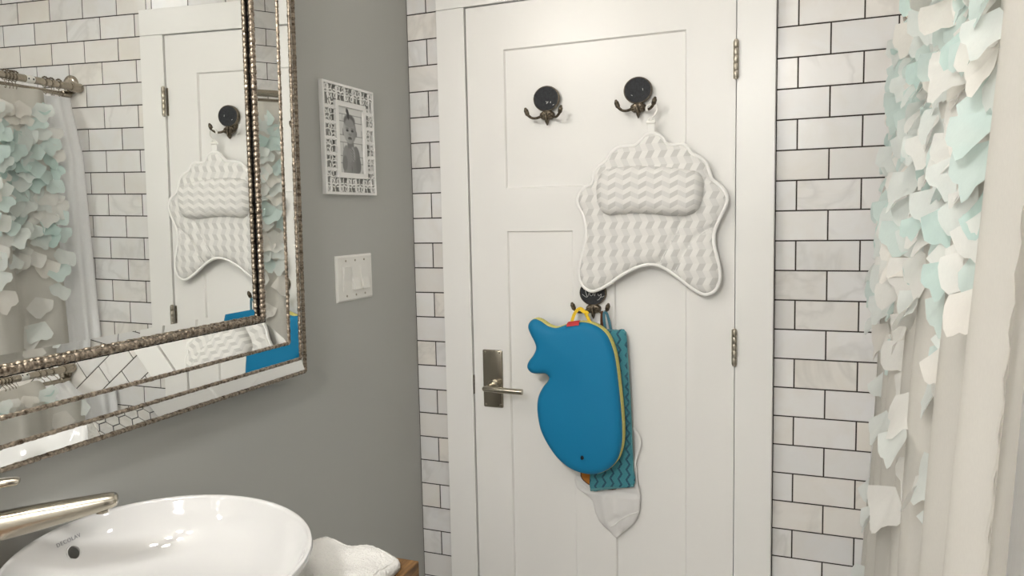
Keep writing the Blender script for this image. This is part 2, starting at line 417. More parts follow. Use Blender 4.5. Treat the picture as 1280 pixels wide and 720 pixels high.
# door: shaker, one wide panel over two tall ones
D0, D1, DT, DB = .2160, .9935, 2.1275, FZ+.012
door = thing('door_1', (.605, 0, FZ), 'white three panel shaker door hung with towels and toys', 'door', kind='structure')
yb = .008; pr = .0075                     # back of slab, panel recess
def member(nm, x0, x1, z0, z1): return mk(nm, G().box(x0, x1, YD, yb, z0, z1), M['door'], door)
PL, PRX = .335, .8655
member('stile', D0, PL, DB, DT); member('stile', PRX, D1, DB, DT)
member('rail', PL, PRX, 1.9975, DT); member('rail', PL, PRX, 1.4675, 1.593); member('rail', PL, PRX, DB, .36)
member('mullion', .5405, .6625, .36, 1.4675)
for (x0, x1, z0, z1) in [(PL,PRX,1.593,1.9975),(PL,.5405,.36,1.4675),(.6625,PRX,.36,1.4675)]:
    e = .006; g = G()
    g.add([(x0,YD+.0002,z0),(x1,YD+.0002,z0),(x1,YD+.0002,z1),(x0,YD+.0002,z1),(x0+e*.6,YD+pr,z0+e*.6),(x1-e*.6,YD+pr,z0+e*.6),(x1-e*.6,YD+pr,z1-e*.6),(x0+e*.6,YD+pr,z1-e*.6),
           (x0,yb-.002,z0),(x1,yb-.002,z0),(x1,yb-.002,z1),(x0,yb-.002,z1)],
          [(0,1,5,4),(1,2,6,5),(2,3,7,6),(3,0,4,7),(4,5,6,7),(8,11,10,9),(0,8,9,1),(1,9,10,2),(2,10,11,3),(3,11,8,0)])
    mk('panel', g, M['door'], door)
# hinges
for zc in (1.905, 1.149):
    h = mk('hinge', G().box(.9865, .9938, YD-.0012, YD, zc-.047, zc+.047).box(.9967, .999, YC, YC+.02, zc-.047, zc+.047), M['hinge'], door)
    for k, (a, b) in enumerate([(-.047,-.0285),(-.028,-.0095),(-.009,.0095),(.010,.0285),(.029,.047)]):
        mk('knuckle', G().lathe([(.0062,a),(.0068,a+.001),(.0068,b-.001),(.0062,b)], (.9955, YC-.006, zc), n=14), M['hinge'], h, smooth=40)
    mk('pin', G().lathe([(.0052,.047),(.0052,.050),(.002,.0515)], (.9955, YC-.006, zc), n=12).lathe([(.0052,-.047),(.0052,-.050),(.002,-.0515)], (.9955, YC-.006, zc), n=12), M['hinge'], h, smooth=40)
# lever handle
h = mk('door_handle', G().bbox(.2475, .3125, YD-.006, YD+.0, .9285, 1.107, .004, 3), M['nickelv'], door, smooth=40)
for xx, zz in ((.2555,.937),(.3045,.937),(.2555,1.099),(.3045,1.099)):
    mk('screw', G().lathe([(.0036,0),(.0034,.0014),(.001,.0018)], (xx, YD-.0055, zz), (0,-1,0), n=12), M['hinge'], h, smooth=40)
hx, hz = .2805, .999
mk('rose', G().lathe([(.0165,0),(.0165,.005),(.013,.008)], (hx,YD-.0055,hz), (0,-1,0), n=20), M['nickel'], h, smooth=40)
pth = spline([(hx,YD-.01,hz),(hx,YD-.03,hz),(hx+.001,YD-.043,hz-.001),(hx+.009,YD-.0525,hz-.002),(hx+.025,YD-.0545,hz-.003),(hx+.07,YD-.0545,hz-.004),(hx+.1155,YD-.054,hz-.0045)], .004, False)
gl = G().tube(pth, [.0088]*len(pth), 14); mk('lever', gl, M['nickel'], h, smooth=50)
mk('lever_heel', G().tube([(hx+.016,YD-.0545,hz-.003),(hx-.008,YD-.0545,hz-.002),(hx-.0105,YD-.0535,hz-.002)], [.0088,.0088,.006], 14), M['nickel'], h, smooth=50)
mk('latch_plate', G().bbox(.2128, .2158, YD-.004, YD+.02, .965, 1.025, .001, 1), M['bronze'], door)

# ================================================================== MIRROR
S0, S1, ZB, ZT = .660, 1.93, 1.150, 2.16
mir = thing('wall_mirror', L((S0+S1)/2, 0, ZB), 'large wall mirror in a stepped mirrored frame with antique silver beading', 'mirror', rotz=WALLROT)
PROF = [(0.0,.049),(.040,.0635),(.083,.0635),(.140,.045),(.172,.0395)]    # inset from the edge, distance from wall
def loop(w, d): return [(S0+w,d,ZB+w),(S1-w,d,ZB+w),(S1-w,d,ZT-w),(S0+w,d,ZT-w)]
def tilt(p): return Vector((p[0], p[1] + .0131*(p[2]-1.5), p[2]))          # the whole mirror leans a touch
def band(w0, d0, w1, d1, nm, m):
    A, B = loop(w0,d0), loop(w1,d1)
    for k in range(4):
        g = G(); q = [tilt(A[k]), tilt(A[(k+1)%4]), tilt(B[(k+1)%4]), tilt(B[k])]
        dn = Vector((0,-.003,0)); g.add(q+[p+dn for p in q], [(0,1,2,3),(7,6,5,4),(0,4,5,1),(1,5,6,2),(2,6,7,3),(3,7,4,0)])
        mk(nm, g, m, mir, WALL)
band(.003,.0475,.038,.0628,'mirror_facet',M['mirror'])
band(.043,.0635,.080,.0635,'mirror_facet',M['mirror'])
band(.086,.0632,.138,.0442,'mirror_facet',M['mirror'])
band(.153,.0376,.171,.0392,'mirror_bevel',M['mirror'])
B = loop(.171,.0392); q = [tilt(p) for p in B]; dn = Vector((0,-.003,0))
mk('mirror_glass', G().add(q+[p+dn for p in q], [(0,1,2,3),(7,6,5,4),(0,4,5,1),(1,5,6,2),(2,6,7,3),(3,7,4,0)]), M['mirror'], mir, WALL)
A, Bk = loop(.002,.045), loop(.002,.001); C2 = loop(.2,.033); q = [tilt(p) for p in A] + [Vector(p) for p in Bk] + [tilt(p) for p in C2]
mk('backing', G().add(q, [(0,1,5,4),(1,2,6,5),(2,3,7,6),(3,0,4,7),(0,1,9,8),(1,2,10,9),(2,3,11,10),(3,0,8,11),(8,9,10,11),(4,5,6,7)]), M['darkedge'], mir, WALL)
def beadrow(w, d, rad, per, fl=(1,1)):
    P = loop(w, d)
    for k in range(4):
        a, b = tilt(P[k]), tilt(P[(k+1)%4]); n = int((b-a).length/per); path = []; rr = []
        for i in range(n):
            for t, s_ in ((.05,.86),(.2,1.0),(.5,1.03),(.8,1.0),(.95,.86)):
                path.append(a+(b-a)*((i+t)/n)); rr.append(rad*s_*(1+.08*math.sin(i*2.3+k)))
        mk('bead_trim', G().tube(path, rr, 7, flat=fl, upv=(0,1,0)), M['bead'], mir, WALL, smooth=70)
beadrow(.0005,.0475,.0040,.011); beadrow(.040,.0638,.0040,.011); beadrow(.083,.0638,.0042,.011)
beadrow(.1470,.0455,.0075,.011,(.85,1))

# ================================================================== PICTURE FRAME AND SWITCH on the left wall
FS0, FS1, FZ0, FZ1 = .243, .4935, 1.579, 1.869
PS0, PS1, PZ0, PZ1 = .2985, .4225, 1.6366, 1.812
pf = thing('picture_frame', L((FS0+FS1)/2, 0, FZ0), 'white fretwork picture frame with a black and white baby photo above the switch', 'picture frame', rotz=WALLROT)
def ring(s0,s1,z0,z1,w,d0,d1):
    return (G().box(s0,s1,d0,d1,z0,z0+w).box(s0,s1,d0,d1,z1-w,z1).box(s0,s0+w,d0,d1,z0+w,z1-w).box(s1-w,s1,d0,d1,z0+w,z1-w))
mk('outer_rim', ring(FS0,FS1,FZ0,FZ1,.0065,.0,.013), M['pframe'], pf, WALL)
mk('inner_mat', ring(PS0-.013,PS1+.013,PZ0-.013,PZ1+.013,.0135,.004,.0125), M['pframe'], pf, WALL)
g = G(); DF = .0105
def motif(o, ax, ay, ln, wd, k):
    ax, ay = Vector(ax), Vector(ay); o = Vector(o)
    def P(u, v): return o + ax*(u*ln) + ay*(v*wd)
    def spi(cu, cv, r0, r1, a0, a1, n=13):
        return [P(cu+(r0+(r1-r0)*i/(n-1))*math.cos(a0+(a1-a0)*i/(n-1)), cv+(r0+(r1-r0)*i/(n-1))*math.sin(a0+(a1-a0)*i/(n-1))) for i in range(n)]
    ty = dict(flat=(.55,1), upv=(0,1,0))
    sg = 1 if k % 2 else -1
    g.tube(spi(.27, .5+sg*.22, .36, .06, -sg*2.0, sg*3.6), .0019, 5, **ty)
    g.tube(spi(.73, .5-sg*.22, .36, .06, PI+sg*(-2.0), PI+sg*3.6), .0019, 5, **ty)
    g.tube([P(0,.5), P(.25,.5+sg*.12), P(.5,.5), P(.75,.5-sg*.12), P(1,.5)], [.0024,.0028,.002,.0028,.0024], 5, **ty)
    for a in (0,1):
        g.tube([P(.5,.5), P(.42+.16*a,.75), P(.5,1.02)], [.0014,.0028,.001], 5, **ty)
        g.tube([P(.5,.5), P(.42+.16*a,.25), P(.5,-.02)], [.0014,.0028,.001], 5, **ty)
    g.tube([P(0,.0), P(.1,.3), P(0,.55), P(.08,.8), P(0,1)], .0016, 5, **ty)
bl, br, bb, bt = PS0-.013-FS0, FS1-PS1-.013, PZ0-.013-FZ0, FZ1-PZ1-.013
n = 6
for i in range(n):
    ln = (FS1-FS0-.01)/n; s_ = FS0+.005+i*ln
    motif((s_,DF,FZ0+.004), (1,0,0), (0,0,1), ln, bb-.004, i); motif((s_,DF,FZ1-.004), (1,0,0), (0,0,-1), ln, bt-.004, i)
n = 5
for i in range(n):
    ln = (PZ1-PZ0+.026)/n; z_ = PZ0-.013+i*ln
    motif((FS0+.004,DF,z_), (0,0,1), (1,0,0), ln, bl-.004, i); motif((FS1-.004,DF,z_), (0,0,1), (-1,0,0), ln, br-.004, i)
mk('fretwork', g, M['pframe'], pf, WALL, smooth=50)
# the printed photograph: greys computed from simple shapes
def soft(x, e=.03): return np.clip(.5-x/e, 0, 1)
def ell(u, v, cu, cv, a, b, rot=0):
    c, s_ = math.cos(rot), math.sin(rot); x = (u-cu)*c+(v-cv)*s_; y = -(u-cu)*s_+(v-cv)*c
    return np.sqrt((x/a)**2+(y/b)**2)-1
def paint(u, v):
    g = np.full_like(u, .80)
    row = np.floor(v*9.5); fv = v*9.5-row; fu = (u*2.6+.5*(row % 2)) % 1
    g = np.where((fv < .07) | (fu < .03), .42, g); g = g*(1-.1*v)
    def over(mask, val):
        nonlocal g
        g = g*(1-mask)+val*mask
    body = np.minimum(ell(u,v,.50,.92,.30,.38), np.minimum(ell(u,v,.31,.74,.14,.17,.4), ell(u,v,.72,.74,.14,.17,-.4)))
    over(soft(body,.12), .40-.16*np.clip((u-.42)*1.5,-.5,1))
    over(soft(ell(u,v,.50,.55,.13,.09),.2), .33)
    over(soft(ell(u,v,.25,.85,.10,.12,.3),.2), .34); over(soft(ell(u,v,.80,.86,.10,.13,-.2),.2), .30)
    for cu in (.24, .73): over(soft(ell(u,v,cu,.385,.045,.05),.3), .36)
    over(soft(ell(u,v,.48,.34,.26,.205),.08), .50-.22*np.clip((u-.5)*2.2,-.6,1))
    over(soft(ell(u,v,.48,.20,.225,.10),.25)*.85, .17); over(soft(ell(u,v,.48,.26,.19,.10),.3)*.75, .52)
    over(soft(ell(u,v,.43,.10,.045,.085,-.35),.3), .10); over(soft(ell(u,v,.38,.055,.025,.04,-.6),.3), .14)
    for cu in (.385, .585):
        over(soft(ell(u,v,cu,.345,.052,.019),.3), .10); over(soft(ell(u,v,cu,.312,.07,.008),.5)*.6, .22)
    over(soft(ell(u,v,.49,.40,.05,.022),.5)*.7, .30); over(soft(ell(u,v,.49,.385,.025,.03),.6)*.4, .66)
    over(soft(ell(u,v,.48,.465,.075,.024),.3), .17); over(soft(ell(u,v,.48,.495,.06,.02),.4)*.7, .50)
    over(soft(ell(u,v,.47,.72,.09,.115,.3),.15), .42); over(soft(ell(u,v,.59,.70,.075,.12,-.3),.15), .48)
    for k in range(4): over(soft(ell(u,v,.55+.012*k,.64+.045*k,.07,.007,.5),.6)*.8, .16)
    over(soft(ell(u,v,.52,.93,.012,.05),.6)*.6, .2)
    return np.clip(g, .03, .85)
nu, nv = 64, 92
uu, vv = np.meshgrid(np.linspace(0,1,nu+1), np.linspace(0,1,nv+1))
g = G(); g.v = [Vector((PS1-(PS1-PS0)*a, .0062, PZ1-(PZ1-PZ0)*b)) for a, b in zip(uu.ravel(), vv.ravel())]
g.f = [[j*(nu+1)+i, j*(nu+1)+i+1, (j+1)*(nu+1)+i+1, (j+1)*(nu+1)+i] for j in range(nv) for i in range(nu)]
ph = mk('photo', g, M['photo'], pf, WALL); ph['label'] = 'black and white photo of a baby with a hair tuft'
pmI = (wmat(pf).inverted() @ WALL)
ca = ph.data.color_attributes.new('Col', 'FLOAT_COLOR', 'POINT')
inv = pmI.inverted(); buf = []
cs = np.array([list(inv @ v.co) for v in ph.data.vertices]); gv = paint((PS1-cs[:,0])/(PS1-PS0), (PZ1-cs[:,2])/(PZ1-PZ0))**1.6
ca.data.foreach_set('color', np.stack([gv,gv,gv*.97,np.ones_like(gv)],1).ravel().astype(np.float32))

sw = thing('light_switch', L(.3625, 0, 1.2905), 'white three rocker light switch plate on grey wall', 'light switch', rotz=WALLROT)
g = G(); a0, a1, b0, b1 = .2715, .4535, 1.2905, 1.4155; e = .005
g.add([(a0,0,b0),(a1,0,b0),(a1,0,b1),(a0,0,b1),(a0,.0025,b0),(a1,.0025,b0),(a1,.0025,b1),(a0,.0025,b1),(a0+e,.0065,b0+e),(a1-e,.0065,b0+e),(a1-e,.0065,b1-e),(a0+e,.0065,b1-e)],
      [(0,1,5,4),(1,2,6,5),(2,3,7,6),(3,0,4,7),(4,5,9,8),(5,6,10,9),(6,7,11,10),(7,4,8,11),(8,9,10,11),(0,3,2,1)])
mk('plate', g, M['plastic'], sw, WALL)
for k in range(3):
    c = .3625+(k-1)*.0465; zc = 1.353; h_, w_ = .0325, .0165
    g = ring(c-w_-.0016, c+w_+.0016, zc-h_-.0016, zc+h_+.0016, .0016, .0062, .0072)
    mk('bezel', g, M['plastic'], sw, WALL)
    tp, bt_ = (.0068, .0150) if k < 2 else (.0135, .0072)
    g = G().add([(c-w_,.006,zc-h_),(c+w_,.006,zc-h_),(c+w_,.006,zc+h_),(c-w_,.006,zc+h_),(c-w_,bt_,zc-h_),(c+w_,bt_,zc-h_),(c+w_,.0082,zc),(c-w_,.0082,zc),(c+w_,tp,zc+h_),(c-w_,tp,zc+h_)],
        [(4,5,6,7),(7,6,8,9),(0,1,5,4),(3,9,8,2),(0,4,7,9,3),(1,2,8,6,5)])
    mk('rocker', g, M['plastic'], sw, WALL)
    for zz in (1.3055, 1.4005): mk('screw', G().lathe([(.0032,0),(.003,.0012),(.001,.0016)], (c,.0063,zz), (0,1,0), n=10), M['hinge'], sw, WALL, smooth=40)

# ================================================================== HOOKS ON THE DOOR
def chalk(strokes, cx, cz, parent):
    for st in strokes:
        p = [(cx+a, YD-.0122, cz+b) for a, b in st]; mk('chalk_stroke', G().tube(spline(p, .0015, False), .00075, 5), M['chalkmark'], parent)
def owl_hook(cx, cz, label, strokes):
    t = thing('coat_hook', (cx, YD, cz), label, 'hook', 'chalkboard owl hooks on the door')
    mk('disc_rim', G().lathe([(.030,0),(.0392,0),(.0398,.004),(.0398,.009),(.0388,.012),(.0368,.0125),(.036,.0105),(.030,.0102)], (cx,YD,cz), (0,-1,0), n=40, ez=.915), M['bronze'], t, smooth=40)
    mk('chalkboard', G().lathe([(.0365,.006),(.0365,.0115),(.0001,.0118)], (cx,YD,cz), (0,-1,0), n=40, ez=.915), M['chalk'], t, smooth=40)
    ol = [(0,-.030),(.013,-.035),(.0215,-.041),(.021,-.052),(.013,-.0585),(.0055,-.0605),(.0,-.0745),(-.0055,-.0605),(-.013,-.0585),(-.021,-.052),(-.0215,-.041),(-.013,-.035)]
    pr_ = rnd_profile(.008, .006)
    g, _ = puff([(cx+a, cz+b) for a, b in ol], lambda d, Q: YD-.005-pr_(d), lambda d, Q: np.full(len(d), YD), .003, .005, (.0015,.0035))
    mk('owl_face', g, M['bronze'], t, smooth=60)
    mk('beak', G().tube([(cx,YD-.013,cz-.036),(cx,YD-.0165,cz-.052),(cx,YD-.014,cz-.066),(cx,YD-.006,cz-.0755)], [.0022,.0042,.0034,.0006], 8), M['bronze'], t, smooth=60)
    for sg in (-1, 1):
        g = G().tube([(cx+sg*.0115+.0058*math.cos(a*2*PI/14), YD-.0135, cz-.049+.0062*math.sin(a*2*PI/14)) for a in range(14)], .0019, 7, closed=True)
        g.ball((cx+sg*.0115, YD-.0125, cz-.049), .0033, 8); mk('owl_eye', g, M['bronze'], t, smooth=60)
        p = spline([(cx+sg*.012,YD-.008,cz-.046),(cx+sg*.024,YD-.018,cz-.0535),(cx+sg*.037,YD-.028,cz-.0545),(cx+sg*.047,YD-.034,cz-.0465),(cx+sg*.051,YD-.0365,cz-.037),(cx+sg*.0535,YD-.038,cz-.029)], .004, False)
        n = len(p); rr = [.0048-.0012*math.sin(PI*min(1,i/(n*.75))) + (.0018 if i > n*.72 else 0) for i in range(n)]; rr[-1] = .0042
        g = G().tube(p, rr, 9); g.ball(p[-1], .0044, 8); mk('arm', g, M['bronze'], t, smooth=60)
    if strokes: chalk(strokes, cx, cz, t)
    return t
k_ = .00029
def S(pts, ox=378, oy=262): return [((a-ox)*k_, -(b-oy)*k_) for a, b in pts]
daly = [S([(298,215),(308,255),(322,302)]), S([(285,228),(322,228),(340,258),(332,292),(312,304),(272,276)]), S([(384,256),(362,252),(348,270),(358,290),(376,284),(386,258),(392,290)]), S([(408,232),(404,262),(402,292)]), S([(432,268),(442,290),(466,270)]), S([(468,268),(464,292),(445,322),(425,332)]), S([(455,305),(480,298),(496,290)])]
owl_hook(.470, 1.845, 'dark bronze owl hook with black chalkboard disc and empty arms', [[(.000,-.008),(.003,-.012),(.001,-.015)], [(.006,-.008),(.005,-.013)], [(.014,-.009),(.013,-.014)], [(.02,-.02),(.024,-.018)]])
owl_hook(.7355, 1.8475, 'dark bronze owl hook with black chalkboard disc holding the bath pillow hanger', [[(.014,.004),(.015,-.002)], [(-.018,-.012),(-.014,-.014)]])
owl_hook(.602, 1.2885, 'dark bronze owl hook with chalk writing on its disc above the whale bag', daly)

# ================================================================== BATH PILLOW
PILLOW = [(0.7836,1.7258),(0.8039,1.7158),(0.8188,1.6965),(0.8374,1.6918),(0.8596,1.6928),(0.8742,1.6826),(0.8852,1.6659),(0.907,1.6554),(0.9236,1.6365),(0.9323,1.6106),(0.9381,1.5959),(0.9539,1.583),(0.9696,1.5658),(0.9761,1.5438),(0.9684,1.5186),(0.9543,1.4896),(0.9436,1.4604),(0.9423,1.431),(0.9489,1.3977),(0.957,1.3645),(0.9585,1.3349),(0.9493,1.3087),(0.9333,1.2957),(0.9151,1.2946),(0.8893,1.3077),(0.8595,1.3299),(0.8295,1.3523),(0.803,1.3673),(0.7762,1.3733),(0.7453,1.3685),(0.7139,1.3552),(0.6861,1.3394),(0.658,1.3195),(0.6296,1.3033),(0.605,1.2966),(0.5846,1.3065),(0.5724,1.3263),(0.5686,1.3501),(0.5731,1.3779),(0.5817,1.4095),(0.5904,1.4488),(0.5908,1.4802),(0.583,1.5116),(0.571,1.5353),(0.5671,1.555),(0.5756,1.5742),(0.5921,1.5892),(0.6084,1.598),(0.6143,1.6194),(0.625,1.642),(0.6492,1.6578),(0.6652,1.6783),(0.685,1.6925),(0.7123,1.6955),(0.7316,1.696),(0.7471,1.7079),(0.7624,1.7219)]
HEAD = [(0.644,1.6286),(0.6677,1.6374),(0.7066,1.641),(0.7601,1.6401),(0.82,1.6346),(0.864,1.6276),(0.9002,1.6196),(0.9146,1.6053),(0.9189,1.5813),(0.9161,1.5488),(0.9076,1.5236),(0.8931,1.5093),(0.8713,1.5039),(0.8345,1.5031),(0.7822,1.5093),(0.7289,1.5126),(0.6901,1.5096),(0.6626,1.5087),(0.6429,1.5182),(0.6312,1.5414),(0.626,1.5722),(0.6295,1.6026)]
SEAMS = [spline([(0.7985,1.3758),(0.8175,1.4098),(0.84,1.4471),(0.8548,1.4767),(0.8674,1.5002)], .006, False), spline([(0.8384,1.3497),(0.8622,1.3948),(0.8843,1.4282),(0.9134,1.4575),(0.9421,1.4718)], .006, False), spline([(.662,1.508),(.676,1.46),(.690,1.41),(.694,1.36)], .006, False)]
pil = thing('bath_pillow', (.772, -.05, 1.30), 'scalloped white and grey zigzag bath pillow hanging from the owl hook', 'bath pillow')
yp = -.054; pr_ = rnd_profile(.018, .045)
def pfront(d, Q):
    y = yp - pr_(d)
    for i, s_ in enumerate(SEAMS):
        dm = np.min(np.linalg.norm(Q[:,None,:]-s_[None,:,:], axis=2), axis=1); y = y + (.0075 if i < 2 else .003)*np.exp(-(dm/.008)**2)*(d > .004)
    return y
g, PB = puff(PILLOW, pfront, lambda d, Q: yp + .5*pr_(d)*.8, .006, .008, (.003,.007,.012,.018)); mk('mesh_body', g, M['zigv'], pil, smooth=180)
mk('piping', G().tube([(a, yp-.0035, b) for a, b in offset(PB, .0008)], .0052, 8, closed=True), M['piping'], pil, smooth=180)
pr2 = rnd_profile(.034, .034)
g, HB = puff(HEAD, lambda d, Q: -.068-pr2(d), lambda d, Q: np.full(len(d), -.066), .006, .009, (.002,.005,.01,.016,.023)); hd = mk('headrest', g, M['zigh'], pil, smooth=180)
mk('headrest_seam', G().tube([(a, -.068, b) for a, b in HB], .0022, 6, closed=True), M['zigh'], hd, smooth=180)
for s_ in SEAMS[:2]:
    dd = edge_dist(s_, PB); p = [(a, float(pfront(np.array([q_]), np.array([[a,b]]))[0])-.0006, b) for (a,b), q_ in zip(s_, dd)]
    mk('quilt_seam', G().tube(p[1:-1], .0011, 5), M['piping'], pil, smooth=180)
# hanger: strap, swivel and plastic hook over the right arm of the middle hook
hk = mk('hanger_hook', G().tube(spline([(.7655,-.0605,1.7865),(.766,-.061,1.797),(.776,-.0612,1.8035),(.788,-.0612,1.801),(.7935,-.061,1.790),(.790,-.0605,1.778),(.780,-.060,1.768),(.7765,-.06,1.760)], .003, False), .0036, 8), M['plastic'], pil, smooth=180)
mk('swivel', G().bbox(.764, .790, -.064, -.056, 1.7515, 1.761, .003, 2).tube([(.768,-.06,1.760),(.777,-.06,1.770),(.788,-.06,1.762)], .0025, 6), M['plastic'], hk, smooth=50)
mk('hanger_strap', G().bbox(.768, .786, -.0605, -.0575, 1.716, 1.754, .001, 1), M['piping'], pil)

# ================================================================== WHALE BAG
WHALE = [(0.4302,1.2063),(0.4448,1.2159),(0.4627,1.2108),(0.4863,1.1969),(0.5098,1.1922),(0.5334,1.1997),(0.5567,1.2072),(0.5856,1.2115),(0.614,1.2081),(0.6421,1.1948),(0.662,1.1737),(0.6773,1.136),(0.6858,1.0925),(0.692,1.0379),(0.6982,0.972),(0.7011,0.9168),(0.6996,0.8721),(0.6893,0.8319),(0.6699,0.8039),(0.6436,0.7852),(0.6148,0.7763),(0.58,0.777),(0.545,0.7882),(0.5097,0.8134),(0.4804,0.8511),(0.4605,0.8899),(0.4516,0.9297),(0.4498,0.9643),(0.4552,0.9936),(0.4676,1.0174),(0.4836,1.0379),(0.4874,1.0496),(0.4779,1.0581),(0.4599,1.0571),(0.4358,1.0579),(0.4215,1.072),(0.4243,1.0895),(0.4404,1.1109),(0.4493,1.1308),(0.446,1.1477),(0.4343,1.17),(0.4262,1.1902)]
wb = thing('whale_bag', (.57, -.07, .777), 'blue whale shaped kneeler bag with yellow zip edge hanging on the door', 'bag')
pw = rnd_profile(.021, .024)
g, WB = puff(WHALE, lambda d, Q: -.0965-pw(d)-.006*np.clip((d-.02)/.08,0,1), lambda d, Q: np.full(len(d), -.088), .006, .012, (.0015,.004,.008,.013,.019)); fr_ = mk('front_shell', g, M['blue'], wb, smooth=180)
g = G(); prof = [(-.003,-.0975),(.0008,-.0955),(.0016,-.090),(.0016,-.072),(.0008,-.066),(-.003,-.064)]; LP = [offset(WB, a) for a, _ in prof]; nW = len(WB)
for (a, y), Lp in zip(prof, LP): g.v += [Vector((p[0], y, p[1])) for p in Lp]
for i in range(len(prof)-1):
    for k in range(nW): g.f.append([i*nW+k, i*nW+(k+1)%nW, (i+1)*nW+(k+1)%nW, (i+1)*nW+k])
mk('zip_gusset', g, M['yellow'], wb, smooth=180)
pw2 = rnd_profile(.012, .02)
g, _ = puff([tuple(p) for p in offset(WB, .001)], lambda d, Q: np.full(len(d), -.070), lambda d, Q: -.067+pw2(d), .006, .02, (.003,.01), False); mk('back_shell', g, M['bluedark'], wb, smooth=180)
mk('eye', G().lathe([(.0056,0),(.0052,.0018),(.0001,.0026)], (.5908,-.1215,.8285), (0,-1,0), n=16, ex=.85, ez=1.1), M['eye'], wb, smooth=60)
tg = G(); 
for i in range(7):
    t = i/6; a = (.5475+t*.036, 1.2045+.0055*t); tg.v += [Vector((a[0],-.1145,a[1]-.005)), Vector((a[0],-.112,a[1]+.002)), Vector((a[0],-.104,a[1]+.0058)), Vector((a[0],-.095,a[1]+.0068))]
tg.f = [[i*4+j, i*4+j+1, i*4+j+5, i*4+j+4] for i in range(6) for j in range(3)]
mk('red_label', tg, M['red'], wb)
st = spline([(.5515,-.080,1.2065),(.558,-.077,1.229),(.5655,-.0655,1.2425),(.572,-.0605,1.2455),(.580,-.0635,1.242),(.592,-.073,1.232),(.606,-.080,1.2085)], .004, False)
mk('carry_strap', G().tube(st, .0052, 6, flat=(.25,1.0), upv=(0,1,0)), M['strap'], wb, smooth=50)
mk('strap_loop', G().tube(spline([(.574,-.072,1.2465),(.585,-.076,1.2385),(.596,-.079,1.238),(.600,-.080,1.2325)], .004, False), .0045, 6, flat=(.3,1), upv=(0,1,0)), M['strap'], wb, smooth=50)

# ================================================================== WASH MITTS AND NET BAG behind the whale
mt = thing('wash_mitt', (.66, -.05, .71), 'teal terry wash mitt with navy wavy lines tucked behind the whale bag', 'wash mitt')
MITT = [(.5925,.7105),(.656,.7245),(.7205,.7385),(.7190,.80),(.7175,.851),(.7126,.9635),(.7066,1.075),(.7006,1.1802),(.672,1.184),(.6476,1.1837),(.625,1.16),(.612,1.05),(.602,.9),(.5965,.80)]
pm_ = rnd_profile(.006, .012)
wav = lambda Q: .0016*np.sin(Q[:,1]*60+Q[:,0]*25)
g, MB = puff([tuple(p) for p in spline(MITT, .008)], lambda d, Q: -.048-pm_(d)+wav(Q), lambda d, Q: -.047+.3*pm_(d)+wav(Q), .008, .01, (.002,.006), False); mk('terry_body', g, M['teal'], mt, smooth=180)
g = G().tube(spline([(.5925,-.0485,.7115),(.656,-.0485,.7255),(.7205,-.0485,.7395)], .006, False), .0048, 7, flat=(1,1.1)).tube(spline([(.7205,-.0485,.7395),(.7126,-.0485,.9635),(.7006,-.0485,1.1802)], .02, False), .0022, 6).tube(spline([(.7006,-.0485,1.180),(.672,-.0485,1.184),(.6476,-.0485,1.1837)], .01, False), .003, 6)
mk('hem', g, M['tealplain'], mt, smooth=180)
mk('hanging_loop', G().tube(spline([(.658,-.049,1.184),(.6555,-.054,1.205),(.650,-.0605,1.232),(.6455,-.0635,1.2385),(.6415,-.061,1.234),(.640,-.055,1.21),(.642,-.049,1.184)], .004, False), .0042, 6, flat=(.35,1), upv=(0,1,0)), M['tealloop'], mt, smooth=60)
om = thing('wash_mitt', (.62, -.045, .716), 'orange wash mitt with brown trim peeking out below the whale bag', 'wash mitt')
OM = [(.5615,.80),(.5610,.7556),(.5640,.7385),(.5854,.7225),(.612,.7165),(.6358,.7155),(.6557,.7165),(.6716,.7252),(.680,.75),(.682,.82),(.668,1.0),(.652,1.14),(.620,1.15),(.588,1.05),(.57,.9)]
pm2 = rnd_profile(.0035, .01)
g, OB = puff(OM, lambda d, Q: -.0385-pm2(d), lambda d, Q: -.0375+.3*pm2(d), .008, .016, (.002,.006)); mk('terry_body', g, M['orange'], om, smooth=180)
k = [p for p in OB if p[1] < .80]
k.sort(key=lambda p: math.atan2(p[1]-.80, p[0]-.62))
mk('trim', G().tube([(p[0],-.0385,p[1]) for p in k], .0022, 6), M['brown'], om, smooth=180)
mk('hanging_loop', G().tube(spline([(.632,-.0385,1.148),(.634,-.046,1.19),(.6385,-.0585,1.232),(.6375,-.0625,1.2385),(.633,-.057,1.228),(.629,-.046,1.19),(.628,-.0385,1.148)], .004, False), .0035, 6, flat=(.35,1), upv=(0,1,0)), M['brown'], om, smooth=60)
NET = [(0.5398,0.7341),(0.552,.745),(0.564,0.7463),(0.5877,0.736),(.64,.77),(0.7044,0.7897),(0.7215,0.803),(0.7291,0.7409),(0.7357,0.7015),(0.732,0.655),(0.7147,0.6179),(0.6859,0.5905),(0.666,0.5689),(0.6451,0.5847),(0.6159,0.6101),(0.602,0.6377),(0.5929,0.6719),(0.5693,0.6903),(0.5455,0.7063)]
nb = thing('net_bag', (.66, -.032, .57), 'white mesh laundry net drooping below the teal mitt', 'net bag')
pn = rnd_profile(.012, .05)
def nfold(Q):
    a, b = Q[:,0], Q[:,1]
    return .0022*np.sin(a*140+b*30)*np.clip((.76-b)/.08,0,1) - .004*np.exp(-((b-(.605+(a-.62)*.52))/.008)**2)*(a > .64) + .004*np.exp(-((a-(.625+(.72-b)*.12))/.007)**2) - .004*np.exp(-((a-(.665+(.72-b)*.0))/.012)**2)
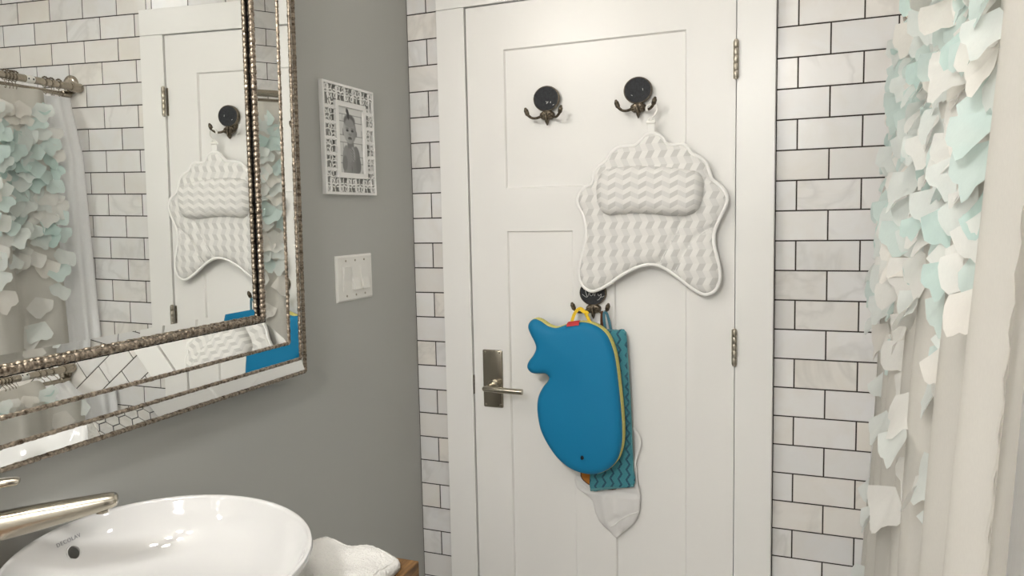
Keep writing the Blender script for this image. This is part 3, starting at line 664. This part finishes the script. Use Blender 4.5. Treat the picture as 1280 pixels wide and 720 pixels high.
g, _ = puff(NET, lambda d, Q: -.0325-np.where(Q[:,1] < .70, 1.0, .15)*pn(d)-np.minimum(d/.01,1)*np.where(Q[:,1]<.705,1,.1)*nfold(Q), lambda d, Q: np.full(len(d), -.0305), .006, .0065, (.002,.005))
mk('mesh_pouch', g, M['net'], nb, smooth=180)
mk('net_hem', G().tube(spline([(.7335,-.040,.660),(.705,-.046,.648),(.68,-.047,.630),(.662,-.046,.613),(.652,-.044,.606)], .005, False), .0016, 6), M['piping'], nb, smooth=180)
mk('net_flap', G().tube(spline([(.5398,-.034,.7341),(.553,-.036,.728),(.565,-.0365,.718),(.578,-.036,.708)], .005, False), .0014, 6), M['piping'], nb, smooth=180)
mk('net_strap', G().tube(spline([(.652,-.0332,1.12),(.68,-.0335,1.0),(.703,-.0345,.9151),(.7187,-.0345,.8994),(.7332,-.0345,.8781),(.7365,-.0345,.8557),(.7296,-.0345,.8323),(.7215,-.0335,.803),(.72,-.0335,.785)], .006, False), .0036, 6, flat=(.45,1), upv=(0,1,0)), M['piping'], nb, smooth=60)
mk('net_strap', G().tube(spline([(.652,-.0332,1.12),(.646,-.042,1.19),(.6435,-.060,1.2365),(.642,-.063,1.2405)], .006, False), .0022, 6), M['piping'], nb, smooth=60)

# ================================================================== VANITY
CTZ = .90; VD, VS0, VS1 = .52, 1.012, 1.98
ct = thing('vanity_worktop', L((VS0+VS1)/2, VD/2, CTZ-.04), 'rustic stained wooden plank worktop under the white basin', 'worktop', rotz=WALLROT)
for k in range(4):
    a, b = .002+k*VD/4, (k+1)*VD/4-.001
    mk('plank', G().bbox(VS0, VS1, a, b, CTZ-.04, CTZ-.0006*(k % 2), .003, 2), M['wood'], ct, WALL)
vb = thing('vanity_stand', L((VS0+VS1)/2, VD/2, FZ), 'black metal stand under the wooden worktop', 'vanity stand', rotz=WALLROT)
z1 = CTZ-.0405
for (a, b) in ((VS0-.004,.006),(VS0-.004,VD-.036),(VS1-.04,.006),(VS1-.04,VD-.036)):
    mk('leg', G().bbox(a, a+.04, b, b+.04, FZ, z1, .003, 1), M['black'], vb, WALL)
mk('rail', G().bbox(VS0+.037, VS1-.041, VD-.034, VD-.002, z1-.06, z1, .002, 1), M['black'], vb, WALL)
mk('rail', G().bbox(VS0+.037, VS1-.041, .008, .034, z1-.06, z1, .002, 1), M['black'], vb, WALL)
for a in (VS0-.002, VS1-.036): mk('rail', G().bbox(a, a+.032, .047, VD-.037, z1-.06, z1, .002, 1), M['black'], vb, WALL)
mk('shelf', G().bbox(VS0+.002, VS1-.006, .05, VD-.04, FZ+.12, FZ+.145, .002, 1), M['wood'], vb, WALL)
# ---- basin: an oval bowl turned a little on the worktop
RZ = 1.02; bc = (1.342, .263); ma, mi = .251, .215; bd = math.atan2(.793, .609)
e1 = Vector((.609, .793, 0)); e2 = Vector((.793, -.609, 0))             # (s, d) axes: long, short
def bowl(prof, n=72):
    g = G()
    for q_, z in prof:
        for k in range(n):
            a = 2*PI*k/n; g.v.append(Vector((bc[0], bc[1], z)) + e1*(ma*q_*math.cos(a)) + e2*(mi*q_*math.sin(a)))
    for i in range(len(prof)-1):
        for k in range(n): g.f.append([i*n+k, i*n+(k+1)%n, (i+1)*n+(k+1)%n, (i+1)*n+k])
    return g
inner = [(.955,RZ-.001),(.945,RZ-.005),(.925,RZ-.016),(.875,RZ-.036),(.80,RZ-.055),(.68,RZ-.072),(.50,RZ-.084),(.28,RZ-.090),(.11,RZ-.092),(.10,RZ-.094),(.099,RZ-.105)]
outer = [(.40,CTZ+.0005),(.46,CTZ+.0005),(.54,CTZ+.012),(.68,CTZ+.036),(.82,CTZ+.066),(.92,CTZ+.094),(.975,RZ-.014),(.996,RZ-.005),(1.0,RZ-.001),(.992,RZ+.0025),(.975,RZ+.003),(.962,RZ+.0015)]
sink = thing('basin', L(bc[0], bc[1], CTZ), 'white oval ceramic vessel basin on the wooden worktop', 'basin', rotz=WALLROT)
bw = mk('bowl', bowl([(.0001,CTZ+.0005)]+outer+inner+[(.0001,RZ-.1055)]), M['ceramic'], sink, WALL, smooth=60)
mk('drain', G().lathe([(.028,0),(.027,.003),(.018,.004),(.0001,.003)], (bc[0],bc[1],RZ-.103), n=24).lathe([(.019,.0),(.019,.007),(.0001,.009)], (bc[0],bc[1],RZ-.101), n=24), M['nickel'], sink, WALL, smooth=50)
def wallpt(ang, q_, z): return Vector((bc[0],bc[1],z)) + e1*(ma*q_*math.cos(ang)) + e2*(mi*q_*math.sin(ang))
OFA, OFQ, OFZ_ = math.radians(144), .871, RZ-.0365
oc = wallpt(OFA, OFQ, OFZ_); du = (wallpt(OFA,.925,RZ-.016)-wallpt(OFA,.875,RZ-.036)).normalized(); dt = (wallpt(OFA+.05,OFQ,OFZ_)-wallpt(OFA-.05,OFQ,OFZ_)).normalized(); on = dt.cross(du).normalized()
if on.dot(Vector((bc[0],bc[1],RZ+.3))-oc) < 0: on = -on
oc = oc + on*.0016
mk('overflow_rim', G().tube([oc-on*.001 + dt*(.0118*math.cos(k*2*PI/28)) + du*(.0118*math.sin(k*2*PI/28)) for k in range(28)], .0013, 8, closed=True), M['ceramic'], sink, WALL, smooth=60)
cut = mk('overflow_cutter', G().lathe([(.0108,-.0150),(.0108,.012)], oc, on, n=28), M['ceramic'], sink, WALL)
bpy.context.view_layer.update()
bo = bw.modifiers.new('overflow', 'BOOLEAN'); bo.operation = 'DIFFERENCE'; bo.object = cut; bo.solver = 'EXACT'
bpy.context.view_layer.update()
nm_ = bpy.data.meshes.new_from_object(bw.evaluated_get(bpy.context.evaluated_depsgraph_get())); bw.modifiers.clear()
if len(nm_.polygons) > 500:
    bw.data = nm_; nm_.polygons.foreach_set('use_smooth', [True]*len(nm_.polygons)); nm_.set_sharp_from_angle(angle=math.radians(50))
bpy.data.objects.remove(cut, do_unlink=True)
# lettering
cu = bpy.data.curves.new('basin_lettering','FONT'); cu.body = 'DECOLAV'; cu.size = .0092; cu.space_character = 1.15; cu.align_x = 'CENTER'; cu.extrude = .0002
tmp = bpy.data.objects.new('tmp_text', cu); COL.objects.link(tmp); bpy.context.view_layer.update()
tm = bpy.data.meshes.new_from_object(tmp.evaluated_get(bpy.context.evaluated_depsgraph_get())); bpy.data.objects.remove(tmp)
q_, z_ = .913, RZ-.0205; lc = wallpt(OFA,q_,z_)+on*.0012
xr = dt if (WALL.to_3x3() @ dt).dot(r2) > 0 else -dt
g = G(); g.v = [lc + xr*v.co.x + du*v.co.y + on*v.co.z for v in tm.vertices]; g.f = [list(p.vertices) for p in tm.polygons]
mk('lettering', g, M['print'], bw, WALL)
# ---- tap
tap = thing('tap', L(1.505, .05, CTZ), 'brushed nickel basin tap with a long flat spout', 'tap', rotz=WALLROT)
tb = Vector((1.502, .0475, 0)); tdir = Vector((-.687, .727, 0)).normalized(); sd = Vector((tdir.y, -tdir.x, 0))
mk('base_flange', G().lathe([(.034,0),(.034,.006),(.028,.010)], (tb.x,tb.y,CTZ+.0005), n=28), M['nickel'], tap, WALL, smooth=50)
mk('column', G().lathe([(.024,.0),(.0235,.16),(.0235,.228),(.021,.233),(.0001,.234)], (tb.x,tb.y,CTZ+.009), n=28), M['nickelv'], tap, WALL, smooth=50)
def slab(o, dirv, secs):
    g = G(); n = 20; zv = Vector((0,0,1)); side = Vector((dirv.y,-dirv.x,0))
    for (t, h, w, dz) in secs:
        for k in range(n):
            a = 2*PI*k/n; c, s_ = math.cos(a), math.sin(a); p = 2.6
            x = math.copysign(abs(c)**(2/p), c)*w; y = math.copysign(abs(s_)**(2/p), s_)*h
            g.v.append(o+dirv*t+side*x+zv*(y+dz))
    for i in range(len(secs)-1):
        for k in range(n): g.f.append([i*n+k, i*n+(k+1)%n, (i+1)*n+(k+1)%n, (i+1)*n+k])
    g.f.append(list(range(n))[::-1]); g.f.append([(len(secs)-1)*n+k for k in range(n)]); return g
sp = mk('spout', slab(Vector((tb.x,tb.y,1.083)), tdir, [(.010,.022,.019,0),(.05,.021,.019,.004),(.10,.0185,.019,.009),(.15,.0150,.019,.014),(.192,.0115,.0185,.0185),(.203,.0100,.0175,.0195),(.208,.0075,.0155,.0195),(.210,.004,.012,.0195)]), M['nickel'], tap, WALL, smooth=50)
tipc = Vector((tb.x,tb.y,1.083))+tdir*.188
mk('aerator', G().lathe([(.009,0),(.009,-.0035),(.0075,-.004)], (tipc.x,tipc.y,1.0895), n=18), M['nickelv'], sp, WALL, smooth=50)
mk('lever', slab(Vector((tb.x,tb.y,1.150)), tdir, [(-.02,.007,.014,0),(.03,.0065,.012,.0),(.07,.0062,.011,.0),(.083,.0055,.010,.0),(.087,.003,.008,.0)]), M['nickel'], tap, WALL, smooth=50)
# ---- folded towel on the worktop
tw = thing('folded_towel', L(1.1, .36, CTZ), 'white folded terry towel lying beside the basin', 'towel', rotz=WALLROT)
OUT = [(1.030,.035),(1.024,.10),(1.030,.17),(1.027,.24),(1.030,.309),(1.020,.351),(1.031,.403),(1.037,.446),(1.039,.472),(1.050,.500),(1.066,.506),(1.102,.507),(1.144,.508),(1.19,.506),(1.215,.497),(1.212,.45),(1.205,.40),(1.19,.36),(1.172,.31),(1.166,.26),(1.17,.20),(1.20,.13),(1.22,.06),(1.20,.032),(1.11,.028)]
pt = rnd_profile(1.0, .012)
def tz(d, Q):
    h = .020 + .0012*np.sin(Q[:,0]*310+Q[:,1]*190)*np.sin(Q[:,1]*260-Q[:,0]*120) + .0035*np.sin(Q[:,0]*55+Q[:,1]*30) + .003*np.sin(Q[:,1]*70-Q[:,0]*22) + .004*np.exp(-((Q[:,1]-.34-(Q[:,0]-1.05)*.6)/.02)**2)
    return -(CTZ+.004 + h*(.4+.6*pt(d)))
g, TB = puff(OUT, tz, lambda d, Q: np.full(len(d), -(CTZ+.0012)), .005, .009, (.002,.005,.009))
g.v = [Vector((v.x, v.z, -v.y)) for v in g.v]                            # (s, d, height)
mk('terry_cloth', g, M['terry'], tw, WALL, smooth=180)
e_ = [p for p in TB if p[0] < 1.155 and p[1] > .30]; e_.sort(key=lambda p: math.atan2(p[1]-.38, p[0]-1.13) % (2*PI))
off_ = [p for p in offset(TB, -.010) if p[0] < 1.165 and p[1] > .30]; off_.sort(key=lambda p: math.atan2(p[1]-.38, p[0]-1.13) % (2*PI))
mk('stitched_hem', G().tube([(p[0], p[1], -tz(np.array([.010]), np.array([p]))[0]+.0005) for p in off_], .0012, 5), M['terry'], tw, WALL, smooth=180)

# ================================================================== SHOWER
RX, RZD = 1.40, 1.972
rodt = thing('shower_rod', (RX, 0, RZD), 'brushed bronze double shower curtain rod mounted on marble tiles', 'curtain rod')
rp = mk('rod', G().tube([(RX,-.028,RZD),(RX,-1.86,RZD)], .0128, 18), M['rod'], rodt, smooth=50)
mk('inner_rod', G().tube([(RX+.045,-.030,RZD-.022),(RX+.045,-1.86,RZD-.022)], .008, 14), M['rod'], rodt, smooth=50)
mk('end_cap', G().lathe([(.0158,0),(.0172,.003),(.0172,.040),(.0150,.044),(.0128,.044)], (RX,-.002,RZD), (0,-1,0), n=20), M['rod'], rodt, smooth=40)
mk('end_cap', G().lathe([(.0100,0),(.0112,.002),(.0112,.034),(.008,.036)], (RX+.045,-.006,RZD-.022), (0,-1,0), n=18), M['rod'], rodt, smooth=40)
mk('flange', G().lathe([(.034,0),(.034,.006),(.030,.010),(.018,.013)], (RX+.042,-.001,RZD+.014), (0,-1,0), n=28), M['rod'], rodt, smooth=40)
mk('bracket_arm', G().tube([(RX+.042,-.012,RZD+.014),(RX+.020,-.022,RZD+.006),(RX,-.024,RZD)], .009, 10).tube([(RX+.042,-.012,RZD+.014),(RX+.047,-.02,RZD-.022)], .008, 10), M['rod'], rodt, smooth=50)
stk = mk('price_sticker', G().lathe([(.0132,.196),(.0132,.226)], (RX,0,RZD), (0,-1,0), n=18), M['plastic'], rp, smooth=60)
g = G()
for (y_, ln) in ((-.200,.006),(-.2185,.005)): g.box(RX-.0136, RX-.0131, y_-ln, y_, RZD-.003, RZD+.003)
mk('print_mark', g, M['eye'], rp)

CT, CB_ = 1.938, .17
def drift(z): return .062*((1.95-z)/1.3)
def fold(y, z):
    amp = (.009+.016*min(1,max(0,(1.95-z)/.7)))*(1 if y > -1.0 else .45)
    return amp*math.sin(2*PI*y/.185+1.1*math.sin(y*6.0)+.12*math.sin(z*4)) + .005*math.sin(y*71+z*3)
def fabX(y, z): return RX-.004-drift(z)+fold(y, z)
C0, C1 = -.160, -1.50
def sheet(x_fn, y0, y1, zt, zb, ny, nz, th):
    g = G()
    for j in range(nz+1):
        for i in range(ny+1):
            y = y0+(y1-y0)*i/ny; z = zt+(zb-zt)*j/nz; g.v.append(Vector((x_fn(y,z), y, z)))
    g.f = [[j*(ny+1)+i, j*(ny+1)+i+1, (j+1)*(ny+1)+i+1, (j+1)*(ny+1)+i] for j in range(nz) for i in range(ny)]
    return g
cur = thing('shower_curtain', (RX-.04, -.78, CB_), 'sheer taupe shower curtain covered in aqua and white petals', 'shower curtain')
fo = mk('sheer_fabric', sheet(fabX, C0, C1, CT, CB_, 190, 60, 0), M['fabric'], cur, smooth=180)
mk('side_hem', sheet(lambda y, z: fabX(y,z)-.0018-.0012*math.sin(z*160), C1+.026, C1-.002, CT, CB_, 3, 160, 0), M['fabric'], cur, smooth=180)
mk('side_hem', sheet(lambda y, z: fabX(y,z)-.0018, C0+.002, C0-.022, CT, CB_, 3, 60, 0), M['fabric'], cur, smooth=180)
mk('top_hem', sheet(lambda y, z: fabX(y,z)-.002, C0, C1, CT+.001, CT-.045, 190, 3, 0), M['fabric'], cur, smooth=180)
# petals
def petal_mesh(k, m):
    rr = random.Random(100+k); g = G(); NA, NR = 11, 3; ph_ = rr.uniform(0,6); lob = rr.choice((2.0,2.6,3.2)); curl = rr.uniform(-.008,.012); cup = rr.uniform(.004,.014)
    g.v.append(Vector((0,0,0)))
    for j in range(1, NR+1):
        t = j/NR
        for i in range(NA):
            a = (i/(NA-1)-.5)*2; an = a*1.25
            r_ = .053*t*(1+.09*math.sin(an*lob*2+ph_)*t+.05*math.sin(an*7+ph_)*t)*(1-.10*abs(a))
            x = math.sin(an)*r_*.80*(1.0); z = -math.cos(an)*r_*1.02-.006*t
            y = -(.010*t+curl*t*t + .006*math.sin(an*lob+ph_)*t*t - cup*abs(a)**2*t*(1-t*.3)*1.3)
            g.v.append(Vector((x, y, z)))
    for i in range(NA-1): g.f.append([0, 1+i, 2+i])
    for j in range(NR-1):
        for i in range(NA-1): a = 1+j*NA+i; g.f.append([a, a+NA, a+NA+1, a+1])
    return meshdata('petal', g, m, smooth=180)
PM = [[petal_mesh(k, m) for k in range(5)] for m in PETAL]
spots = []; z = 1.895; row = 0
while z > .35:
    dens = 1.0 if z > 1.46 else .42 if z > 1.33 else .15 if z > 1.12 else .06 if z > .9 else .025
    y = C0-.012-(.021 if row % 2 else 0)
    while y > (-1.27 if z > 1.4 else -1.12):
        if R.random() < dens:
            spots.append((y+R.uniform(-.014,.014), z+R.uniform(-.014,.014)))
        y -= .043
    z -= .036; row += 1
def petal_at(y, z):
    w = min(1, max(0, (z-1.15)/.7)); r_ = R.random()
    if r_ < .30*w+.02: ci = 0
    elif r_ < .42*w+.03: ci = 4
    elif r_ < .40*w+.33: ci = 1
    elif r_ < .85: ci = 2
    else: ci = 3
    yw = R.gauss(.50, .32); sc_ = R.uniform(.88,1.22)*(1.08 if z < 1.4 else 1.0)*(.86 if y < -.95 else 1.0)
    # petal local -Y faces out of the curtain: turn it to face -X, then wander
    return ci, R.randrange(5), (R.uniform(-.32,.12), R.uniform(-.5,.5), -PI/2+yw), sc_
cp = CM.translation; ranked = []
for (y, z) in spots:
    ci, k, rot, sc_ = petal_at(y, z); p = Vector((fabX(y,z)-.003, y, z)); v = (CM.inverted() @ p)
    px = 640+963.9*v.x/-v.z if v.z < 0 else 9999; py = 360-963.9*v.y/-v.z if v.z < 0 else 9999
    vis = (1000 < px < 1300 and -60 < py < 760) or y > -.36
    ranked.append((0 if vis else 1, (p-cp).length, p, ci, k, rot, sc_))
ranked.sort(key=lambda a: (a[0], a[1])); restg = {}
from mathutils import Euler
pinv = wmat(cur).inverted()
for i, (_, _, p, ci, k, rot, sc_) in enumerate(ranked):
    if i < 295: inst('petal', PM[ci][k], pinv @ p, cur, rot, (sc_,)*3)
    else:
        mm = Matrix.LocRotScale(p, Euler(rot), (sc_,)*3); me = PM[ci][k]
        restg.setdefault(ci, G()).add([mm @ v.co for v in me.vertices], [list(q.vertices) for q in me.polygons])
for ci, g in restg.items(): tag(mk('petal_mass', g, PETAL[ci], cur, smooth=180), kind='stuff')

lin = thing('curtain_liner', (RX+.0, -.85, CB_), 'plain white curtain liner hanging behind the petal curtain', 'curtain liner')
def linX(y, z):
    a = .010*math.sin(2*PI*y/.12+.6)+.004*math.sin(y*90+z)+(.010*math.sin(2*PI*y/.052+.5) if y > -.25 else 0)
    near = max(0, min(1, 2.0+y/.075)) if y > -.2 else max(0, min(1, (-y-1.50)/.05))
    return RX+.046-drift(z)*.98+a*.9 - (.034+(.012*(1.95-z) if y > -.2 else 0))*near*min(1, max(0,(1.93-z)/.2))
mk('liner_sheet', sheet(linX, -.012, -1.80, 1.936, CB_+.04, 220, 50, 0), M['liner'], lin, smooth=180)
mk('liner_hem', sheet(lambda y, z: linX(y,z)-.0015, -.011, -1.80, 1.937, 1.915, 220, 2, 0), M['liner'], lin, smooth=180)

# curtain hooks on the rod
def hook_parts(t):
    x, y, z = RX, t.location.y, RZD
    g = G().tube([(x+.0165*math.cos(a), y, z+.0165*math.sin(a)+.001) for a in [2*PI*i/18 for i in range(18)]], .0016, 6, closed=True); a = mk('ring', g, M['rod'], t, smooth=60)
    g = G()
    for k in range(-2, 3): an = PI/2+k*.42; g.ball((x+.0165*math.cos(an), y, z+.0165*math.sin(an)+.001), .0034, 8)
    b = mk('roller_beads', g, M['bronze'], t, smooth=60)
    c = mk('hook_wire', G().tube(spline([(x,y,z-.015),(x-.002,y,z-.024),(x-.006,y,z-.033),(x-.003,y,z-.041),(x+.002,y,z-.038)], .003, False), .0014, 6), M['rod'], t, smooth=60)
    return [a, b, c]
ys = [-.095,-.125,-.150,-.262,-.274,-.286,-.300,-.52,-.78,-1.02,-1.25,-1.47]
lab = 'bronze ring hook on the shower rod holding the petal curtain'
h0 = thing('curtain_hook', (RX, ys[0], RZD-.04), lab, 'curtain hook', 'curtain hooks on the shower rod'); parts = hook_parts(h0)
for y in ys[1:]:
    o = h0.copy(); COL.objects.link(o); o.location.y = y
    for p in parts: c = p.copy(); COL.objects.link(c); c.parent = o
# bathtub behind the curtain
g = G(); n = 40
def rrect(x0,x1,y0,y1,z,rad):
    P = []
    for cx, cy, a0 in ((x1-rad,y1-rad,0),(x0+rad,y1-rad,PI/2),(x0+rad,y0+rad,PI),(x1-rad,y0+rad,1.5*PI)):
        for i in range(8): a = a0+i/7*PI/2; P.append(Vector((cx+rad*math.cos(a), cy+rad*math.sin(a), z)))
    return P
loops = [rrect(1.425,2.138,-1.855,-.012,FZ,.01), rrect(1.425,2.138,-1.855,-.012,.545,.01), rrect(1.430,2.133,-1.85,-.017,.552,.01), rrect(1.49,2.08,-1.79,-.08,.552,.10), rrect(1.50,2.07,-1.78,-.09,.54,.10), rrect(1.55,2.02,-1.66,-.18,.22,.12), rrect(1.60,1.97,-1.6,-.24,.19,.10)]
for lp in loops: g.v += lp
m_ = len(loops[0])
for i in range(len(loops)-1):
    for k in range(m_): g.f.append([i*m_+k, i*m_+(k+1)%m_, (i+1)*m_+(k+1)%m_, (i+1)*m_+k])
g.f.append([(len(loops)-1)*m_+k for k in range(m_)])
tag(mk('bathtub', g, M['tub'], base=(1.78,-.93,FZ), smooth=40), 'white built-in bathtub behind the shower curtain', 'bathtub')

# ================================================================== LAMPS
LX, LY = .80, -2.72; LZ = CZ-.16
vl = thing('vanity_light', L(1.42, 0, 2.27), 'three globe vanity light above the mirror', 'wall lamp', rotz=WALLROT)
mk('back_plate', G().bbox(1.06, 1.78, .0, .022, 2.285, 2.365, .006, 2), M['nickel'], vl, WALL, smooth=40)
for s_ in (1.16, 1.42, 1.68):
    mk('arm', G().tube([(s_,.02,2.325),(s_,.09,2.335),(s_,.13,2.355)], .008, 10), M['nickel'], vl, WALL, smooth=50)
    sh = mk('lamp_cup', G().lathe([(.024,0),(.028,.012),(.010,.03),(.004,.034)], (s_,.13,2.332), n=20), M['nickel'], vl, WALL, smooth=50)
    mk('bulb', G().lathe([(.0001,-.098),(.006,-.090),(.016,-.078),(.034,-.055),(.040,-.036),(.036,-.018),(.022,.0)], (s_,.13,2.332), n=22), M['bulb'], vl, WALL, smooth=180)
cl = thing('ceiling_lamp', (LX, LY, CZ), 'round white ceiling lamp on a short nickel stem', 'ceiling lamp')
mk('stem', G().lathe([(.05,0),(.05,-.012),(.012,-.016),(.012,-.158)], (LX,LY,CZ), n=24), M['nickel'], cl, smooth=50)
mk('lamp_rim', G().lathe([(.15,0),(.158,-.01),(.158,-.03),(.145,-.032)], (LX,LY,LZ), n=32), M['nickel'], cl, smooth=50)
mk('lamp_dome', G().lathe([(.145,-.03),(.13,-.05),(.09,-.066),(.04,-.073),(.0001,-.075)], (LX,LY,LZ), n=32), M['dome'], cl, smooth=180)
sl = thing('shower_lamp', (1.78, -.9, CZ), 'round recessed lamp over the bathtub', 'ceiling lamp')
mk('lamp_rim', G().lathe([(.08,0),(.088,-.006),(.080,-.012)], (1.78,-.9,CZ), n=28), M['plastic'], sl, smooth=50)
mk('lamp_dome', G().lathe([(.079,-.010),(.05,-.014),(.0001,-.015)], (1.78,-.9,CZ), n=28), M['showerdome'], sl, smooth=180)
